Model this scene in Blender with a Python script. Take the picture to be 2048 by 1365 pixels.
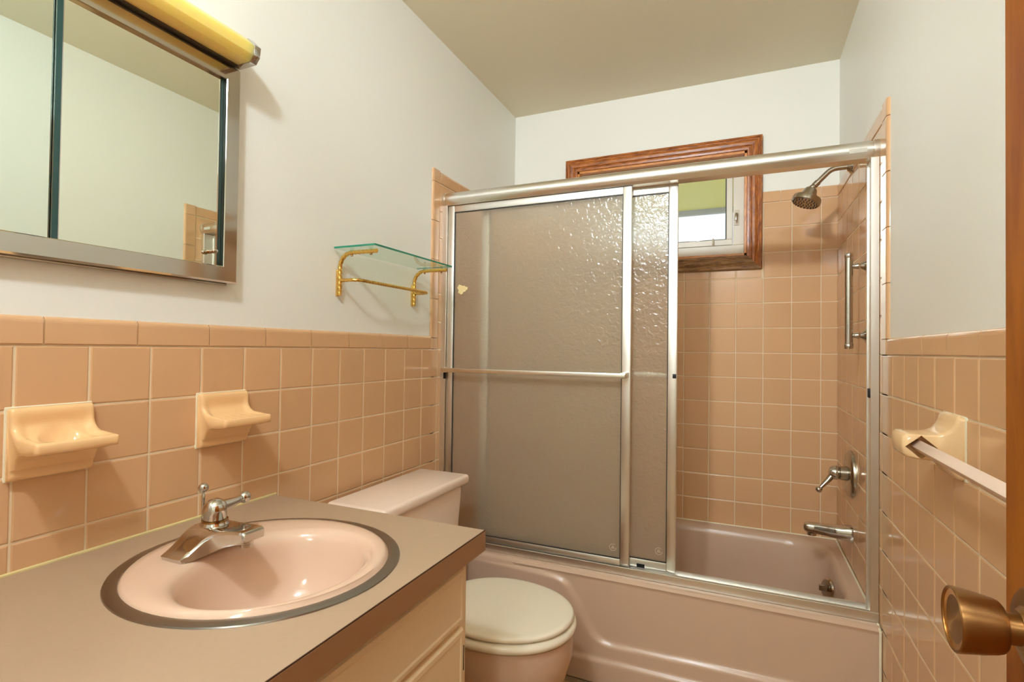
import bpy, bmesh, math, random
from mathutils import Vector, Matrix
random.seed(7)
PI = math.pi
for o in list(bpy.data.objects): bpy.data.objects.remove(o)
SC = bpy.context.scene
COL = SC.collection
V = Vector

# ------------------------------------------------------------------ camera, light, exposure
FL = 0.05                                  # floor level
P = 0.11                                   # tile pitch
W, D, H, ZR = 1.4746, 2.0767, 2.4096, 1.17 # right wall, back wall, ceiling, first joint under the wainscot cap
YF = -0.74                                 # inner face of the front (door) wall
yaw, pitch, roll = 0.4143, 0.0155, 0.0127
fwd = V((-math.sin(yaw)*math.cos(pitch), math.cos(yaw)*math.cos(pitch), math.sin(pitch)))
rgt = V((math.cos(yaw), math.sin(yaw), 0)); up = rgt.cross(fwd)
r2 = rgt*math.cos(roll)+up*math.sin(roll); u2 = -rgt*math.sin(roll)+up*math.cos(roll)
cam_d = bpy.data.cameras.new('camera'); cam = bpy.data.objects.new('camera', cam_d); COL.objects.link(cam)
cam_d.sensor_fit = 'HORIZONTAL'; cam_d.sensor_width = 36; cam_d.lens = 1047.95*36/2048; cam_d.clip_start = 0.01
cam.matrix_world = Matrix(((r2.x, u2.x, -fwd.x, 1.1103), (r2.y, u2.y, -fwd.y, -0.4658), (r2.z, u2.z, -fwd.z, 1.1735), (0, 0, 0, 1)))
SC.camera = cam
SC.view_settings.view_transform = 'Standard'; SC.view_settings.look = 'None'
SC.view_settings.exposure = 0.0; SC.view_settings.gamma = 1.0; SC.view_settings.use_curve_mapping = False
world = bpy.data.worlds.new('sky'); SC.world = world; world.use_nodes = True
wn = world.node_tree.nodes; wl = world.node_tree.links
bg = wn['Background']
sky = wn.new('ShaderNodeTexSky'); sky.sky_type = 'HOSEK_WILKIE'; sky.turbidity = 6; sky.ground_albedo = 0.5
sky.sun_direction = V((0.3, -0.5, 0.8)).normalized()
hs = wn.new('ShaderNodeHueSaturation'); hs.inputs['Saturation'].default_value = 0.2
wl.new(sky.outputs[0], hs.inputs['Color']); wl.new(hs.outputs[0], bg.inputs['Color'])
bg.inputs['Strength'].default_value = 6.0
LAMP = V((0.69, -0.55, 2.27))
def point_light(name, loc, power, radius, color):
    l = bpy.data.lights.new(name, 'POINT'); l.energy = power; l.shadow_soft_size = radius; l.color = color
    o = bpy.data.objects.new(name, l); o.location = loc; COL.objects.link(o); return o
point_light('ceiling_lamp_light', LAMP, 36, 0.06, (0.87, 1.0, 1.14))
point_light('hall_fill_light', V((0.98, -1.65, 2.22)), 38, 0.12, (0.92, 1.0, 1.04))  # added fill through the doorway, stands for no known hall lamp
sl = bpy.data.lights.new('back_wall_fill_spot', 'SPOT'); sl.energy = 70; sl.spot_size = math.radians(74); sl.spot_blend = 1.0; sl.shadow_soft_size = 0.05; sl.color = (0.93, 1.0, 1.04)  # added spot that lifts the upper back wall, not a real fixture
so = bpy.data.objects.new('back_wall_fill_spot', sl); COL.objects.link(so); so.location = LAMP+V((0.0, 0.02, -0.02))
so.rotation_euler = (V((0.80, D, 1.95))-so.location).to_track_quat('-Z', 'Y').to_euler()
cy = SC.cycles
try:
    cy.use_denoising = True; cy.max_bounces = 14; cy.transmission_bounces = 10; cy.transparent_max_bounces = 12
    cy.diffuse_bounces = 6; cy.glossy_bounces = 6; cy.sample_clamp_indirect = 6; cy.caustics_reflective = True; cy.caustics_refractive = True
    cy.blur_glossy = 0.5
except Exception: pass

# ------------------------------------------------------------------ materials
def lin(c):
    return tuple(((x/255)/12.92 if x/255 <= 0.04045 else ((x/255+0.055)/1.055)**2.4) for x in c)+(1,)
def mat(name, rgb, rough=0.5, metal=0.0, spec=0.5, var=0.0, vscale=6, bump=0.0, bscale=60, rand=0.0, trans=0.0, ior=1.45, coat=0.0, stretch=None, rvar=0.0):
    m = bpy.data.materials.new(name); m.use_nodes = True
    n, l = m.node_tree.nodes, m.node_tree.links; b = n['Principled BSDF']
    c = lin(rgb)
    b.inputs['Base Color'].default_value = c; b.inputs['Roughness'].default_value = rough
    b.inputs['Metallic'].default_value = metal; b.inputs['IOR'].default_value = ior
    b.inputs['Specular IOR Level'].default_value = spec
    b.inputs['Transmission Weight'].default_value = trans; b.inputs['Coat Weight'].default_value = coat
    b.inputs['Coat Roughness'].default_value = 0.08
    tc = n.new('ShaderNodeTexCoord'); vec = tc.outputs['Object']
    if stretch:
        mp = n.new('ShaderNodeMapping'); mp.inputs['Scale'].default_value = stretch; l.new(vec, mp.inputs['Vector']); vec = mp.outputs[0]
    if var or rand:
        hsv = n.new('ShaderNodeHueSaturation'); hsv.inputs['Color'].default_value = c
        add = n.new('ShaderNodeMath'); add.operation = 'ADD'; add.inputs[0].default_value = 1 - rand/2 - var/2; add.inputs[1].default_value = 0
        val = add.outputs[0]
        if rand:
            oi = n.new('ShaderNodeObjectInfo'); ma = n.new('ShaderNodeMath'); ma.operation = 'MULTIPLY_ADD'
            ma.inputs[1].default_value = rand; l.new(oi.outputs['Random'], ma.inputs[0]); l.new(val, ma.inputs[2]); val = ma.outputs[0]
        if var:
            nz = n.new('ShaderNodeTexNoise'); nz.inputs['Scale'].default_value = vscale; nz.inputs['Detail'].default_value = 5
            l.new(vec, nz.inputs['Vector']); ma = n.new('ShaderNodeMath'); ma.operation = 'MULTIPLY_ADD'
            ma.inputs[1].default_value = var; l.new(nz.outputs[0], ma.inputs[0]); l.new(val, ma.inputs[2]); val = ma.outputs[0]
            if rvar:
                mr = n.new('ShaderNodeMath'); mr.operation = 'MULTIPLY_ADD'; mr.inputs[1].default_value = rvar; mr.inputs[2].default_value = rough-rvar/2
                l.new(nz.outputs[0], mr.inputs[0]); l.new(mr.outputs[0], b.inputs['Roughness'])
        l.new(val, hsv.inputs['Value']); l.new(hsv.outputs[0], b.inputs['Base Color'])
    if bump:
        nb = n.new('ShaderNodeTexNoise'); nb.inputs['Scale'].default_value = bscale; nb.inputs['Detail'].default_value = 3
        l.new(vec, nb.inputs['Vector']); bp = n.new('ShaderNodeBump'); bp.inputs['Strength'].default_value = bump; bp.inputs['Distance'].default_value = 0.002
        l.new(nb.outputs[0], bp.inputs['Height']); l.new(bp.outputs[0], b.inputs['Normal'])
    return m
def wood(name, dark, light, stretch, rough=0.3, ring=18, bump=0.25):
    m = mat(name, light, rough)
    n, l = m.node_tree.nodes, m.node_tree.links; b = n['Principled BSDF']
    tc = n.new('ShaderNodeTexCoord'); mp = n.new('ShaderNodeMapping'); mp.inputs['Scale'].default_value = stretch; l.new(tc.outputs['Object'], mp.inputs[0])
    n1 = n.new('ShaderNodeTexNoise'); n1.inputs['Scale'].default_value = ring; n1.inputs['Detail'].default_value = 6; n1.inputs['Roughness'].default_value = 0.65
    n1.inputs['Distortion'].default_value = 0.6
    l.new(mp.outputs[0], n1.inputs['Vector'])
    cr = n.new('ShaderNodeValToRGB'); cr.color_ramp.elements[0].position = 0.36; cr.color_ramp.elements[0].color = lin(dark)
    cr.color_ramp.elements[1].position = 0.62; cr.color_ramp.elements[1].color = lin(light)
    l.new(n1.outputs[0], cr.inputs[0]); l.new(cr.outputs[0], b.inputs['Base Color'])
    bp = n.new('ShaderNodeBump'); bp.inputs['Strength'].default_value = bump; bp.inputs['Distance'].default_value = 0.001
    l.new(n1.outputs[0], bp.inputs['Height']); l.new(bp.outputs[0], b.inputs['Normal'])
    return m
def front_fresnel(n, l, ior):
    fr = n.new('ShaderNodeFresnel'); fr.inputs['IOR'].default_value = ior
    ge = n.new('ShaderNodeNewGeometry'); iv = n.new('ShaderNodeMath'); iv.operation = 'SUBTRACT'; iv.inputs[0].default_value = 1; l.new(ge.outputs['Backfacing'], iv.inputs[1])
    ml = n.new('ShaderNodeMath'); ml.operation = 'MULTIPLY'; l.new(fr.outputs[0], ml.inputs[0]); l.new(iv.outputs[0], ml.inputs[1]); return ml.outputs[0]
def obscure_glass():
    m = bpy.data.materials.new('hammered_glass'); m.use_nodes = True
    n, l = m.node_tree.nodes, m.node_tree.links; n.remove(n['Principled BSDF']); out = n['Material Output']
    tc = n.new('ShaderNodeTexCoord')
    nz = n.new('ShaderNodeTexNoise'); nz.inputs['Scale'].default_value = 62; nz.inputs['Detail'].default_value = 1.0; nz.inputs['Distortion'].default_value = 0.8
    l.new(tc.outputs['Object'], nz.inputs['Vector'])
    bp = n.new('ShaderNodeBump'); bp.inputs['Strength'].default_value = 0.62; bp.inputs['Distance'].default_value = 0.004
    l.new(nz.outputs[0], bp.inputs['Height'])
    rf = n.new('ShaderNodeBsdfRefraction'); rf.inputs['Color'].default_value = (0.95, 0.95, 0.92, 1); rf.inputs['Roughness'].default_value = 0.13; rf.inputs['IOR'].default_value = 1.38
    gl = n.new('ShaderNodeBsdfGlossy'); gl.inputs['Roughness'].default_value = 0.16
    tl = n.new('ShaderNodeBsdfTransparent'); tl.inputs['Color'].default_value = (0.94, 0.95, 0.93, 1)
    for s in (rf, gl): l.new(bp.outputs[0], s.inputs['Normal'])
    ts = n.new('ShaderNodeBsdfTranslucent'); ts.inputs['Color'].default_value = (0.95, 0.92, 0.86, 1)
    m0 = n.new('ShaderNodeMixShader'); m0.inputs[0].default_value = 0.24; l.new(rf.outputs[0], m0.inputs[1]); l.new(ts.outputs[0], m0.inputs[2])
    df = n.new('ShaderNodeBsdfDiffuse'); df.inputs['Color'].default_value = (0.88, 0.72, 0.55, 1)
    bq = n.new('ShaderNodeBump'); bq.inputs['Strength'].default_value = 0.22; bq.inputs['Distance'].default_value = 0.004; l.new(nz.outputs[0], bq.inputs['Height']); l.new(bq.outputs[0], df.inputs['Normal'])
    m1 = n.new('ShaderNodeMixShader'); m1.inputs[0].default_value = 0.17; l.new(m0.outputs[0], m1.inputs[1]); l.new(df.outputs[0], m1.inputs[2])
    mx = n.new('ShaderNodeMixShader'); mx.inputs[0].default_value = 0.20; l.new(m1.outputs[0], mx.inputs[1]); l.new(tl.outputs[0], mx.inputs[2])
    m2 = n.new('ShaderNodeMixShader'); l.new(front_fresnel(n, l, 1.45), m2.inputs[0]); l.new(mx.outputs[0], m2.inputs[1]); l.new(gl.outputs[0], m2.inputs[2])
    l.new(m2.outputs[0], out.inputs['Surface'])
    return m
def clear_glass(name, tint, ior=1.45, refl=1.0):
    m = bpy.data.materials.new(name); m.use_nodes = True
    n, l = m.node_tree.nodes, m.node_tree.links; n.remove(n['Principled BSDF']); out = n['Material Output']
    tr = n.new('ShaderNodeBsdfTransparent'); tr.inputs['Color'].default_value = tint
    gl = n.new('ShaderNodeBsdfGlossy'); gl.inputs['Roughness'].default_value = 0.02
    mx = n.new('ShaderNodeMixShader'); l.new(front_fresnel(n, l, ior), mx.inputs[0]); l.new(tr.outputs[0], mx.inputs[1]); l.new(gl.outputs[0], mx.inputs[2])
    l.new(mx.outputs[0], out.inputs['Surface'])
    return m
M = {}
M['paint'] = mat('wall_paint', (238, 237, 228), 0.42, bump=0.08, bscale=90, var=0.03, vscale=2)
M['ceiling'] = mat('ceiling_paint', (232, 224, 198), 0.5, bump=0.06, bscale=120)
M['grout'] = mat('grout', (228, 206, 172), 0.8, var=0.10, vscale=9)
M['tile'] = mat('peach_glazed_tile', (211, 167, 124), 0.10, rand=0.05, var=0.03, vscale=3, bump=0.05, bscale=14)
M['floor_grout'] = mat('floor_grout', (150, 125, 95), 0.9)
M['floor_tile'] = mat('marbled_floor_tile', (178, 140, 92), 0.35, var=0.5, vscale=22, rand=0.1)
M['tub'] = mat('mauve_beige_enamel', (202, 172, 148), 0.23, var=0.03, vscale=4)
M['sink'] = mat('pink_beige_enamel', (216, 184, 160), 0.12, var=0.02, vscale=4)
M['vitreous'] = mat('pink_beige_china', (244, 222, 204), 0.14)
M['bowl'] = mat('rose_beige_china', (206, 174, 150), 0.16)
M['seat'] = mat('cream_seat_plastic', (240, 230, 208), 0.22, var=0.02, vscale=5)
M['laminate'] = mat('tan_laminate', (170, 144, 119), 0.42, var=0.07, vscale=110, bump=0.03, bscale=300)
M['seam'] = mat('dark_laminate_seam', (66, 36, 18), 0.6)
M['vanity'] = mat('cream_painted_wood', (242, 220, 184), 0.45, var=0.10, vscale=5, bump=0.05, bscale=40)
M['ceramic'] = mat('peach_ceramic', (238, 194, 140), 0.10, var=0.03, vscale=8)
M['ceramic_r'] = mat('sand_ceramic', (232, 196, 148), 0.12)
M['caulk'] = mat('white_caulk', (236, 228, 200), 0.6, var=0.15, vscale=30)
M['caulk_old'] = mat('yellowed_caulk', (214, 198, 140), 0.6, var=0.2, vscale=25)
M['chrome'] = mat('chrome', (200, 196, 190), 0.07, 1.0)
M['frame_steel'] = mat('polished_steel', (200, 195, 186), 0.09, 1.0, var=0.04, vscale=20)
M['nickel'] = mat('brushed_nickel', (176, 166, 150), 0.25, 1.0)
M['alu'] = mat('satin_aluminium', (232, 229, 222), 0.35, 1.0)
M['alu_b'] = mat('bright_aluminium', (230, 227, 220), 0.26, 1.0)
M['steel_rim'] = mat('stainless_sink_rim', (150, 146, 140), 0.30, 1.0)
M['gold'] = mat('brass_gold', (224, 182, 98), 0.20, 1.0)
M['brass_old'] = mat('antique_brass', (168, 126, 70), 0.24, 1.0, var=0.2, vscale=30)
M['brass_knob'] = mat('brushed_antique_brass', (160, 120, 74), 0.36, 1.0)
M['brass_face'] = mat('polished_brass', (232, 176, 100), 0.22, 1.0)
for _k in ('brass_knob', 'brass_face'):
    _nt = M[_k].node_tree; _tn = _nt.nodes.new('ShaderNodeTangent'); _tn.direction_type = 'RADIAL'; _tn.axis = 'X'
    _pb = _nt.nodes['Principled BSDF']; _pb.inputs['Anisotropic'].default_value = 0.85; _pb.inputs['Anisotropic Rotation'].default_value = 0.25
    _nt.links.new(_tn.outputs[0], _pb.inputs['Tangent'])
M['mirror'] = mat('mirror_silver', (240, 246, 232), 0.01, 1.0)
M['mirror_left'] = mat('mirror_silver_cool', (236, 246, 236), 0.01, 1.0)
M['glass_edge'] = mat('dark_green_glass_edge', (36, 66, 62), 0.15)
M['shelf_glass'] = clear_glass('shelf_glass', (0.90, 0.97, 0.92, 1))
M['green_edge'] = mat('green_glass_edge', (38, 128, 100), 0.12)
M['pane'] = clear_glass('window_glass', (0.93, 0.95, 0.93, 1))
M['hammered'] = obscure_glass()
M['diffuser'] = mat('yellowed_acrylic', (255, 222, 130), 0.32, var=0.05, vscale=4)
M['dark_metal'] = mat('dark_fixture_metal', (88, 80, 68), 0.35, 0.6)
M['black'] = mat('black_rubber', (14, 12, 11), 0.5)
M['gasket'] = mat('dark_gasket', (40, 36, 32), 0.5)
M['oak_h'] = wood('oak_casing_across', (110, 52, 20), (196, 120, 58), (1.2, 9, 9))
M['oak_v'] = wood('oak_casing_upright', (110, 52, 20), (196, 120, 58), (9, 9, 1.2))
M['oak_worn'] = wood('weathered_oak', (92, 62, 36), (170, 126, 78), (1.2, 9, 9), rough=0.5)
M['pine_h'] = wood('light_jamb_across', (190, 118, 58), (224, 156, 90), (2, 12, 12), bump=0.05)
M['pine_v'] = wood('light_jamb_upright', (190, 118, 58), (224, 156, 90), (12, 12, 2), bump=0.05)
M['door'] = wood('varnished_door', (128, 62, 10), (160, 92, 20), (10, 4, 0.8), rough=0.5, ring=5, bump=0.04)
M['door'].node_tree.nodes['Principled BSDF'].inputs['Specular IOR Level'].default_value = 0.15
M['vinyl'] = mat('window_vinyl', (216, 208, 190), 0.35)
M['bar_plastic'] = mat('pale_pink_bar', (238, 212, 192), 0.25)
M['soffit'] = mat('olive_soffit', (214, 206, 100), 0.7, var=0.15, vscale=4)
M['fascia'] = mat('grey_fascia', (150, 152, 160), 0.6)
M['ground'] = mat('pale_paving', (236, 234, 226), 0.9, var=0.1)
M['patch'] = mat('dried_cream_paint', (226, 206, 150), 0.6, var=0.2, vscale=60)
M['etch'] = mat('etched_mark', (206, 196, 178), 0.5)
M['sticker'] = mat('torn_sticker', (196, 190, 176), 0.7, var=0.25, vscale=90)
M['lamp_glass'] = mat('opal_lamp_glass', (250, 244, 232), 0.3)
ln = M['lamp_glass'].node_tree.nodes['Principled BSDF']
ln.inputs['Emission Color'].default_value = (1, 0.9, 0.76, 1); ln.inputs['Emission Strength'].default_value = 6

db = M['diffuser'].node_tree.nodes['Principled BSDF']
db.inputs['Subsurface Weight'].default_value = 0.85; db.inputs['Subsurface Radius'].default_value = (1.0, 0.8, 0.4); db.inputs['Subsurface Scale'].default_value = 0.04
M['edge_laminate'] = mat('tan_laminate_edge', (158, 118, 84), 0.45, var=0.05, vscale=110)
M['screen'] = bpy.data.materials.new('insect_screen'); M['screen'].use_nodes = True
_n, _l = M['screen'].node_tree.nodes, M['screen'].node_tree.links; _n.remove(_n['Principled BSDF'])
_t = _n.new('ShaderNodeBsdfTransparent'); _d = _n.new('ShaderNodeBsdfTranslucent'); _d.inputs['Color'].default_value = (0.75, 0.78, 0.74, 1)
_m = _n.new('ShaderNodeMixShader'); _m.inputs[0].default_value = 0.09; _l.new(_t.outputs[0], _m.inputs[1]); _l.new(_d.outputs[0], _m.inputs[2]); _l.new(_m.outputs[0], _n['Material Output'].inputs['Surface'])
# ------------------------------------------------------------------ helpers
ORG = {}
def tag(o, label=None, cat=None, group=None, kind=None):
    for k, v in (('label', label), ('category', cat), ('group', group), ('kind', kind)):
        if v: o[k] = v
    return o
def thing(name, loc, label, cat, group=None, kind=None):
    o = bpy.data.objects.new(name, None); o.empty_display_size = 0.05; COL.objects.link(o)
    o.location = loc; ORG[o.name] = V(loc); return tag(o, label, cat, group, kind or 'thing')
def link(name, me, parent=None):
    o = bpy.data.objects.new(name, me); COL.objects.link(o)
    off = V((0, 0, 0))
    if parent is not None:
        o.parent = parent; off = ORG[parent.name]
    ORG[o.name] = off.copy()
    return o, off
def finish(bm, name, m, parent=None, smooth=True, angle=35):
    o, off = link(name, bpy.data.meshes.new(name), parent)
    bmesh.ops.recalc_face_normals(bm, faces=bm.faces)
    bmesh.ops.translate(bm, verts=bm.verts, vec=-off)
    me = o.data; bm.to_mesh(me); bm.free(); me.materials.append(m)
    if smooth:
        me.polygons.foreach_set('use_smooth', [True]*len(me.polygons))
        me.set_sharp_from_angle(angle=math.radians(angle))
    return o
def add_box(bm, lo, hi, bev=0.0, seg=2):
    r = bmesh.ops.create_cube(bm, size=1.0); vs = r['verts']
    for v in vs:
        v.co = V([lo[i]+(v.co[i]+0.5)*(hi[i]-lo[i]) for i in range(3)])
    if bev > 0:
        es = list({e for v in vs for e in v.link_edges})
        bmesh.ops.bevel(bm, geom=es, offset=bev, segments=seg, profile=0.5, affect='EDGES', clamp_overlap=True)
def box(name, lo, hi, m, parent=None, bev=0.0, seg=2):
    bm = bmesh.new(); add_box(bm, lo, hi, bev, seg); return finish(bm, name, m, parent)
def add_loft(bm, rings, closed=True, cap0=True, cap1=True):
    R = [[bm.verts.new(p) for p in r] for r in rings]
    n = len(R[0])
    for a, b in zip(R, R[1:]):
        for i in range(n if closed else n-1):
            j = (i+1) % n
            try: bm.faces.new((a[i], a[j], b[j], b[i]))
            except ValueError: pass
    if cap0: bm.faces.new(R[0][::-1])
    if cap1: bm.faces.new(R[-1])
    return R
def frames(path):
    pts = [V(p) for p in path]; out = []; prev = None
    for i, p in enumerate(pts):
        t = (pts[min(i+1, len(pts)-1)]-pts[max(i-1, 0)]).normalized()
        if prev is None:
            a = V((0, 0, 1)) if abs(t.z) < 0.9 else V((1, 0, 0)); nrm = (a-t*a.dot(t)).normalized()
        else: nrm = (prev-t*prev.dot(t)).normalized()
        prev = nrm; out.append((p, t, nrm, t.cross(nrm)))
    return out
def add_tube(bm, path, r, n=12, lobes=0, amp=0.0, twist=0.0):
    rings = []; s = 0; last = None
    for k, (p, t, a, b) in enumerate(frames(path)):
        if last is not None: s += (p-last).length
        last = p; rr = r[k] if isinstance(r, (list, tuple)) else r
        ring = []
        for i in range(n):
            th = 2*PI*i/n; q = rr*(1+amp*math.cos(lobes*th+twist*s)) if lobes else rr
            ring.append(p+(a*math.cos(th)+b*math.sin(th))*q)
        rings.append(ring)
    add_loft(bm, rings)
def tube(name, path, r, m, parent=None, n=12, **k):
    bm = bmesh.new(); add_tube(bm, path, r, n, **k); return finish(bm, name, m, parent)
def add_lathe(bm, org, axis, prof, n=32, sx=1.0):
    """prof: (distance along axis, radius)"""
    ax = V(axis).normalized(); a = V((0, 0, 1)) if abs(ax.z) < 0.9 else V((1, 0, 0))
    a = (a-ax*a.dot(ax)).normalized(); b = ax.cross(a); org = V(org)
    rings = [[org+ax*d+(a*math.cos(2*PI*i/n)+b*sx*math.sin(2*PI*i/n))*max(r, 1e-4) for i in range(n)] for d, r in prof]
    add_loft(bm, rings)
def lathe(name, org, axis, prof, m, parent=None, n=32, **k):
    bm = bmesh.new(); add_lathe(bm, org, axis, prof, n, **k); return finish(bm, name, m, parent)
def ball_prof(r, n=10, d0=0.0): return [(d0-r*math.cos(PI*i/n), r*math.sin(PI*i/n)) for i in range(n+1)]
def densify(pts, step):
    out = [V(pts[0])]
    for a, b in zip(pts, pts[1:]):
        a, b = V(a), V(b); k = max(1, int(round((b-a).length/step)))
        out += [a+(b-a)*(i/k) for i in range(1, k+1)]
    return out
def arc(c, e1, e2, r, a0, a1, n):
    c, e1, e2 = V(c), V(e1), V(e2)
    return [c+e1*r*math.cos(a0+(a1-a0)*i/n)+e2*r*math.sin(a0+(a1-a0)*i/n) for i in range(n+1)]
def sstep(a, b, x):
    t = min(1, max(0, (x-a)/(b-a))); return t*t*(3-2*t)
def prism(name, poly, axis, lo, hi, m, parent=None, bev=0.0):
    """poly in the two other axes (in xyz order), extruded along axis"""
    bm = bmesh.new()
    def mk(p, q):
        return V((q, p[0], p[1])) if axis == 'x' else V((p[0], q, p[1])) if axis == 'y' else V((p[0], p[1], q))
    add_loft(bm, [[mk(p, lo) for p in poly], [mk(p, hi) for p in poly]])
    if bev: bmesh.ops.bevel(bm, geom=list(bm.edges), offset=bev, segments=2, profile=0.5, affect='EDGES', clamp_overlap=True)
    return finish(bm, name, m, parent)

def cut_with(o, bm):
    me = bpy.data.meshes.new('cut'); bmesh.ops.recalc_face_normals(bm, faces=bm.faces)
    bmesh.ops.translate(bm, verts=bm.verts, vec=-ORG[o.name]); bm.to_mesh(me); bm.free()
    c = bpy.data.objects.new('cut', me); COL.objects.link(c); c.parent = o.parent
    md = o.modifiers.new('cut', 'BOOLEAN'); md.operation = 'DIFFERENCE'; md.object = c; md.solver = 'EXACT'
    dg = bpy.context.evaluated_depsgraph_get(); new = bpy.data.meshes.new_from_object(o.evaluated_get(dg))
    o.modifiers.clear(); o.data = new
    bpy.data.objects.remove(c)
    new.set_sharp_from_angle(angle=math.radians(50))
# ------------------------------------------------------------------ room shell
def shell(name, boxes, m, label):
    bm = bmesh.new()
    for lo, hi in boxes: add_box(bm, lo, hi)
    o = finish(bm, name, m, None, smooth=False); return tag(o, label, name.split('_')[0], kind='structure')
T = 0.12
wall_left = shell('wall_left', [((-T, YF-T, 0), (-0.004, D+T, H))], M['paint'], 'off-white painted left wall with peach tile wainscot below the mirror')
WX0, WX1, WZ0, WZ1 = 0.345, 1.127, 1.600, 2.070        # window opening
yb0, yb1 = D+0.004, D+T
wall_back = shell('wall_back', [((-0.004, yb0, 0), (WX0, yb1, H)), ((WX1, yb0, 0), (W+0.004, yb1, H)), ((WX0, yb0, 0), (WX1, yb1, WZ0)), ((WX0, yb0, WZ1), (WX1, yb1, H))],
                  M['paint'], 'far wall behind the tub, tiled below and off-white above')
wall_right = shell('wall_right', [((W+0.004, YF-T, 0), (W+0.004+T, D+T, H))], M['paint'], 'off-white painted right wall with peach tile wainscot behind the towel bar')
DX0, DX1, DZ = 0.66, 1.375, 2.04
wall_front = shell('wall_front', [((-0.004, YF-T, 0), (DX0, YF, H)), ((DX1, YF-T, 0), (W+0.004, YF, H)), ((DX0, YF-T, DZ), (DX1, YF, H))], M['paint'], 'wall with the doorway behind the camera')
wall_hall = shell('wall_hall', [((-0.4, -2.4, 0), (2.4, -2.3, H)), ((-0.5, -2.4, 0), (-0.4, YF-T, H)), ((2.4, -2.4, 0), (2.5, YF-T, H)), ((-0.5, YF-T-0.02, 0), (-T, YF-T, H)), ((W+T, YF-T-0.02, 0), (2.5, YF-T, H))], M['paint'], 'plain hallway walls beyond the doorway')
ceiling = shell('ceiling', [((-0.5, -2.4, H), (2.5, D+T, H+0.08))], M['ceiling'], 'plain cream painted ceiling')
floor = shell('floor', [((-0.5, -2.4, FL-0.08), (2.5, D+T, FL-0.004))], M['floor_grout'], 'floor of marbled tan tiles')

# tiles --------------------------------------------------------------
ROT = {'L': Matrix(((0, 0, 1), (1, 0, 0), (0, 1, 0))), 'B': Matrix(((1, 0, 0), (0, 0, -1), (0, 1, 0))), 'R': Matrix(((0, 0, -1), (-1, 0, 0), (0, 1, 0))), 'F': Matrix.Identity(3)}
def wpos(w, u, v, n):
    if w == 'L': return V((n, u, v))
    if w == 'B': return V((u, D-n, v))
    if w == 'R': return V((W-n, -u, v))
    return V((u, v, n))
MESH = {}
def tile_mesh(w, h, t, m, key):
    k = (round(w, 4), round(h, 4), key)
    if k in MESH: return MESH[k]
    bm = bmesh.new(); rings = []
    for ins, z in ((0, 0), (0, t-0.0022), (0.0007, t-0.0008), (0.0026, t)):
        rings.append([V((sx*(w/2-ins), sy*(h/2-ins), z)) for sx, sy in ((-1, -1), (1, -1), (1, 1), (-1, 1))])
    add_loft(bm, rings, cap0=False)
    me = bpy.data.meshes.new('tile'); bm.to_mesh(me); bm.free(); me.materials.append(m); MESH[k] = me; return me
def bull_mesh(L, h, t, m):
    k = ('bull', round(L, 4), round(h, 4))
    if k in MESH: return MESH[k]
    r = 0.011
    prof = [(-h/2, 0), (-h/2, t-0.0016), (-h/2+0.0016, t)]+[(h/2-r+r*math.sin(a), t-r*(1-math.cos(a))*0.85) for a in [PI/2*i/5 for i in range(6)]]+[(h/2, -0.004)]
    bm = bmesh.new()
    add_loft(bm, [[V((x, p, q)) for p, q in prof] for x in (-L/2, L/2)], closed=True)
    me = bpy.data.meshes.new('tile'); bm.to_mesh(me); bm.free(); me.materials.append(m)
    MESH[k] = me; return me
TT = 0.0065; JT = 0.0029
def put(wall, w, me, u, v, n0, spin=0.0, jit=0.0022):
    o = bpy.data.objects.new('tile', me); COL.objects.link(o); o.parent = wall
    j = Matrix.Rotation(random.gauss(0, jit), 3, 'X') @ Matrix.Rotation(random.gauss(0, jit), 3, 'Y')
    rot = ROT[w] @ Matrix.Rotation(spin, 3, 'Z') @ j
    mw = rot.to_4x4(); mw.translation = wpos(w, u, v, n0+random.uniform(-0.0003, 0.0003)); o.matrix_local = mw
def sub_rect(rects, hole):
    out = []; a0, a1, b0, b1 = hole
    for (u0, u1, v0, v1) in rects:
        if u1 <= a0 or u0 >= a1 or v1 <= b0 or v0 >= b1: out.append((u0, u1, v0, v1)); continue
        if u0 < a0: out.append((u0, a0, v0, v1))
        if u1 > a1: out.append((a1, u1, v0, v1))
        c0, c1 = max(u0, a0), min(u1, a1)
        if v0 < b0: out.append((c0, c1, v0, b0))
        if v1 > b1: out.append((c0, c1, b1, v1))
    return out
def field(wall, w, us, vs, holes=(), skip=lambda u, v: False):
    for a, b in zip(us, us[1:]):
        for c, d in zip(vs, vs[1:]):
            if skip((a+b)/2, (c+d)/2): continue
            rs = [(a, b, c, d)]
            for h in holes: rs = sub_rect(rs, h)
            for (u0, u1, v0, v1) in rs:
                if u1-u0 < 0.012 or v1-v0 < 0.012: continue
                put(wall, w, tile_mesh(u1-u0-JT, v1-v0-JT, TT, M['tile'], w == 'F'), (u0+u1)/2, (v0+v1)/2, -0.0045)
def bulls(wall, w, cuts, v0, v1):           # a row of bullnose pieces, round edge up
    for a, b in zip(cuts, cuts[1:]):
        if b-a > 0.008: put(wall, w, bull_mesh(round(b-a-JT, 4), v1-v0-JT, TT+0.002, M['tile']), (a+b)/2, (v0+v1)/2, -0.0045, 0, 0.001)
def bulls_v(wall, w, cuts, u0, u1, spin):   # an upright strip, round edge to one side
    for a, b in zip(cuts, cuts[1:]):
        if b-a > 0.008: put(wall, w, bull_mesh(round(b-a-JT, 4), abs(u1-u0)-JT, TT+0.002, M['tile']), (u0+u1)/2, (a+b)/2, -0.0045, spin, 0.001)
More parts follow.
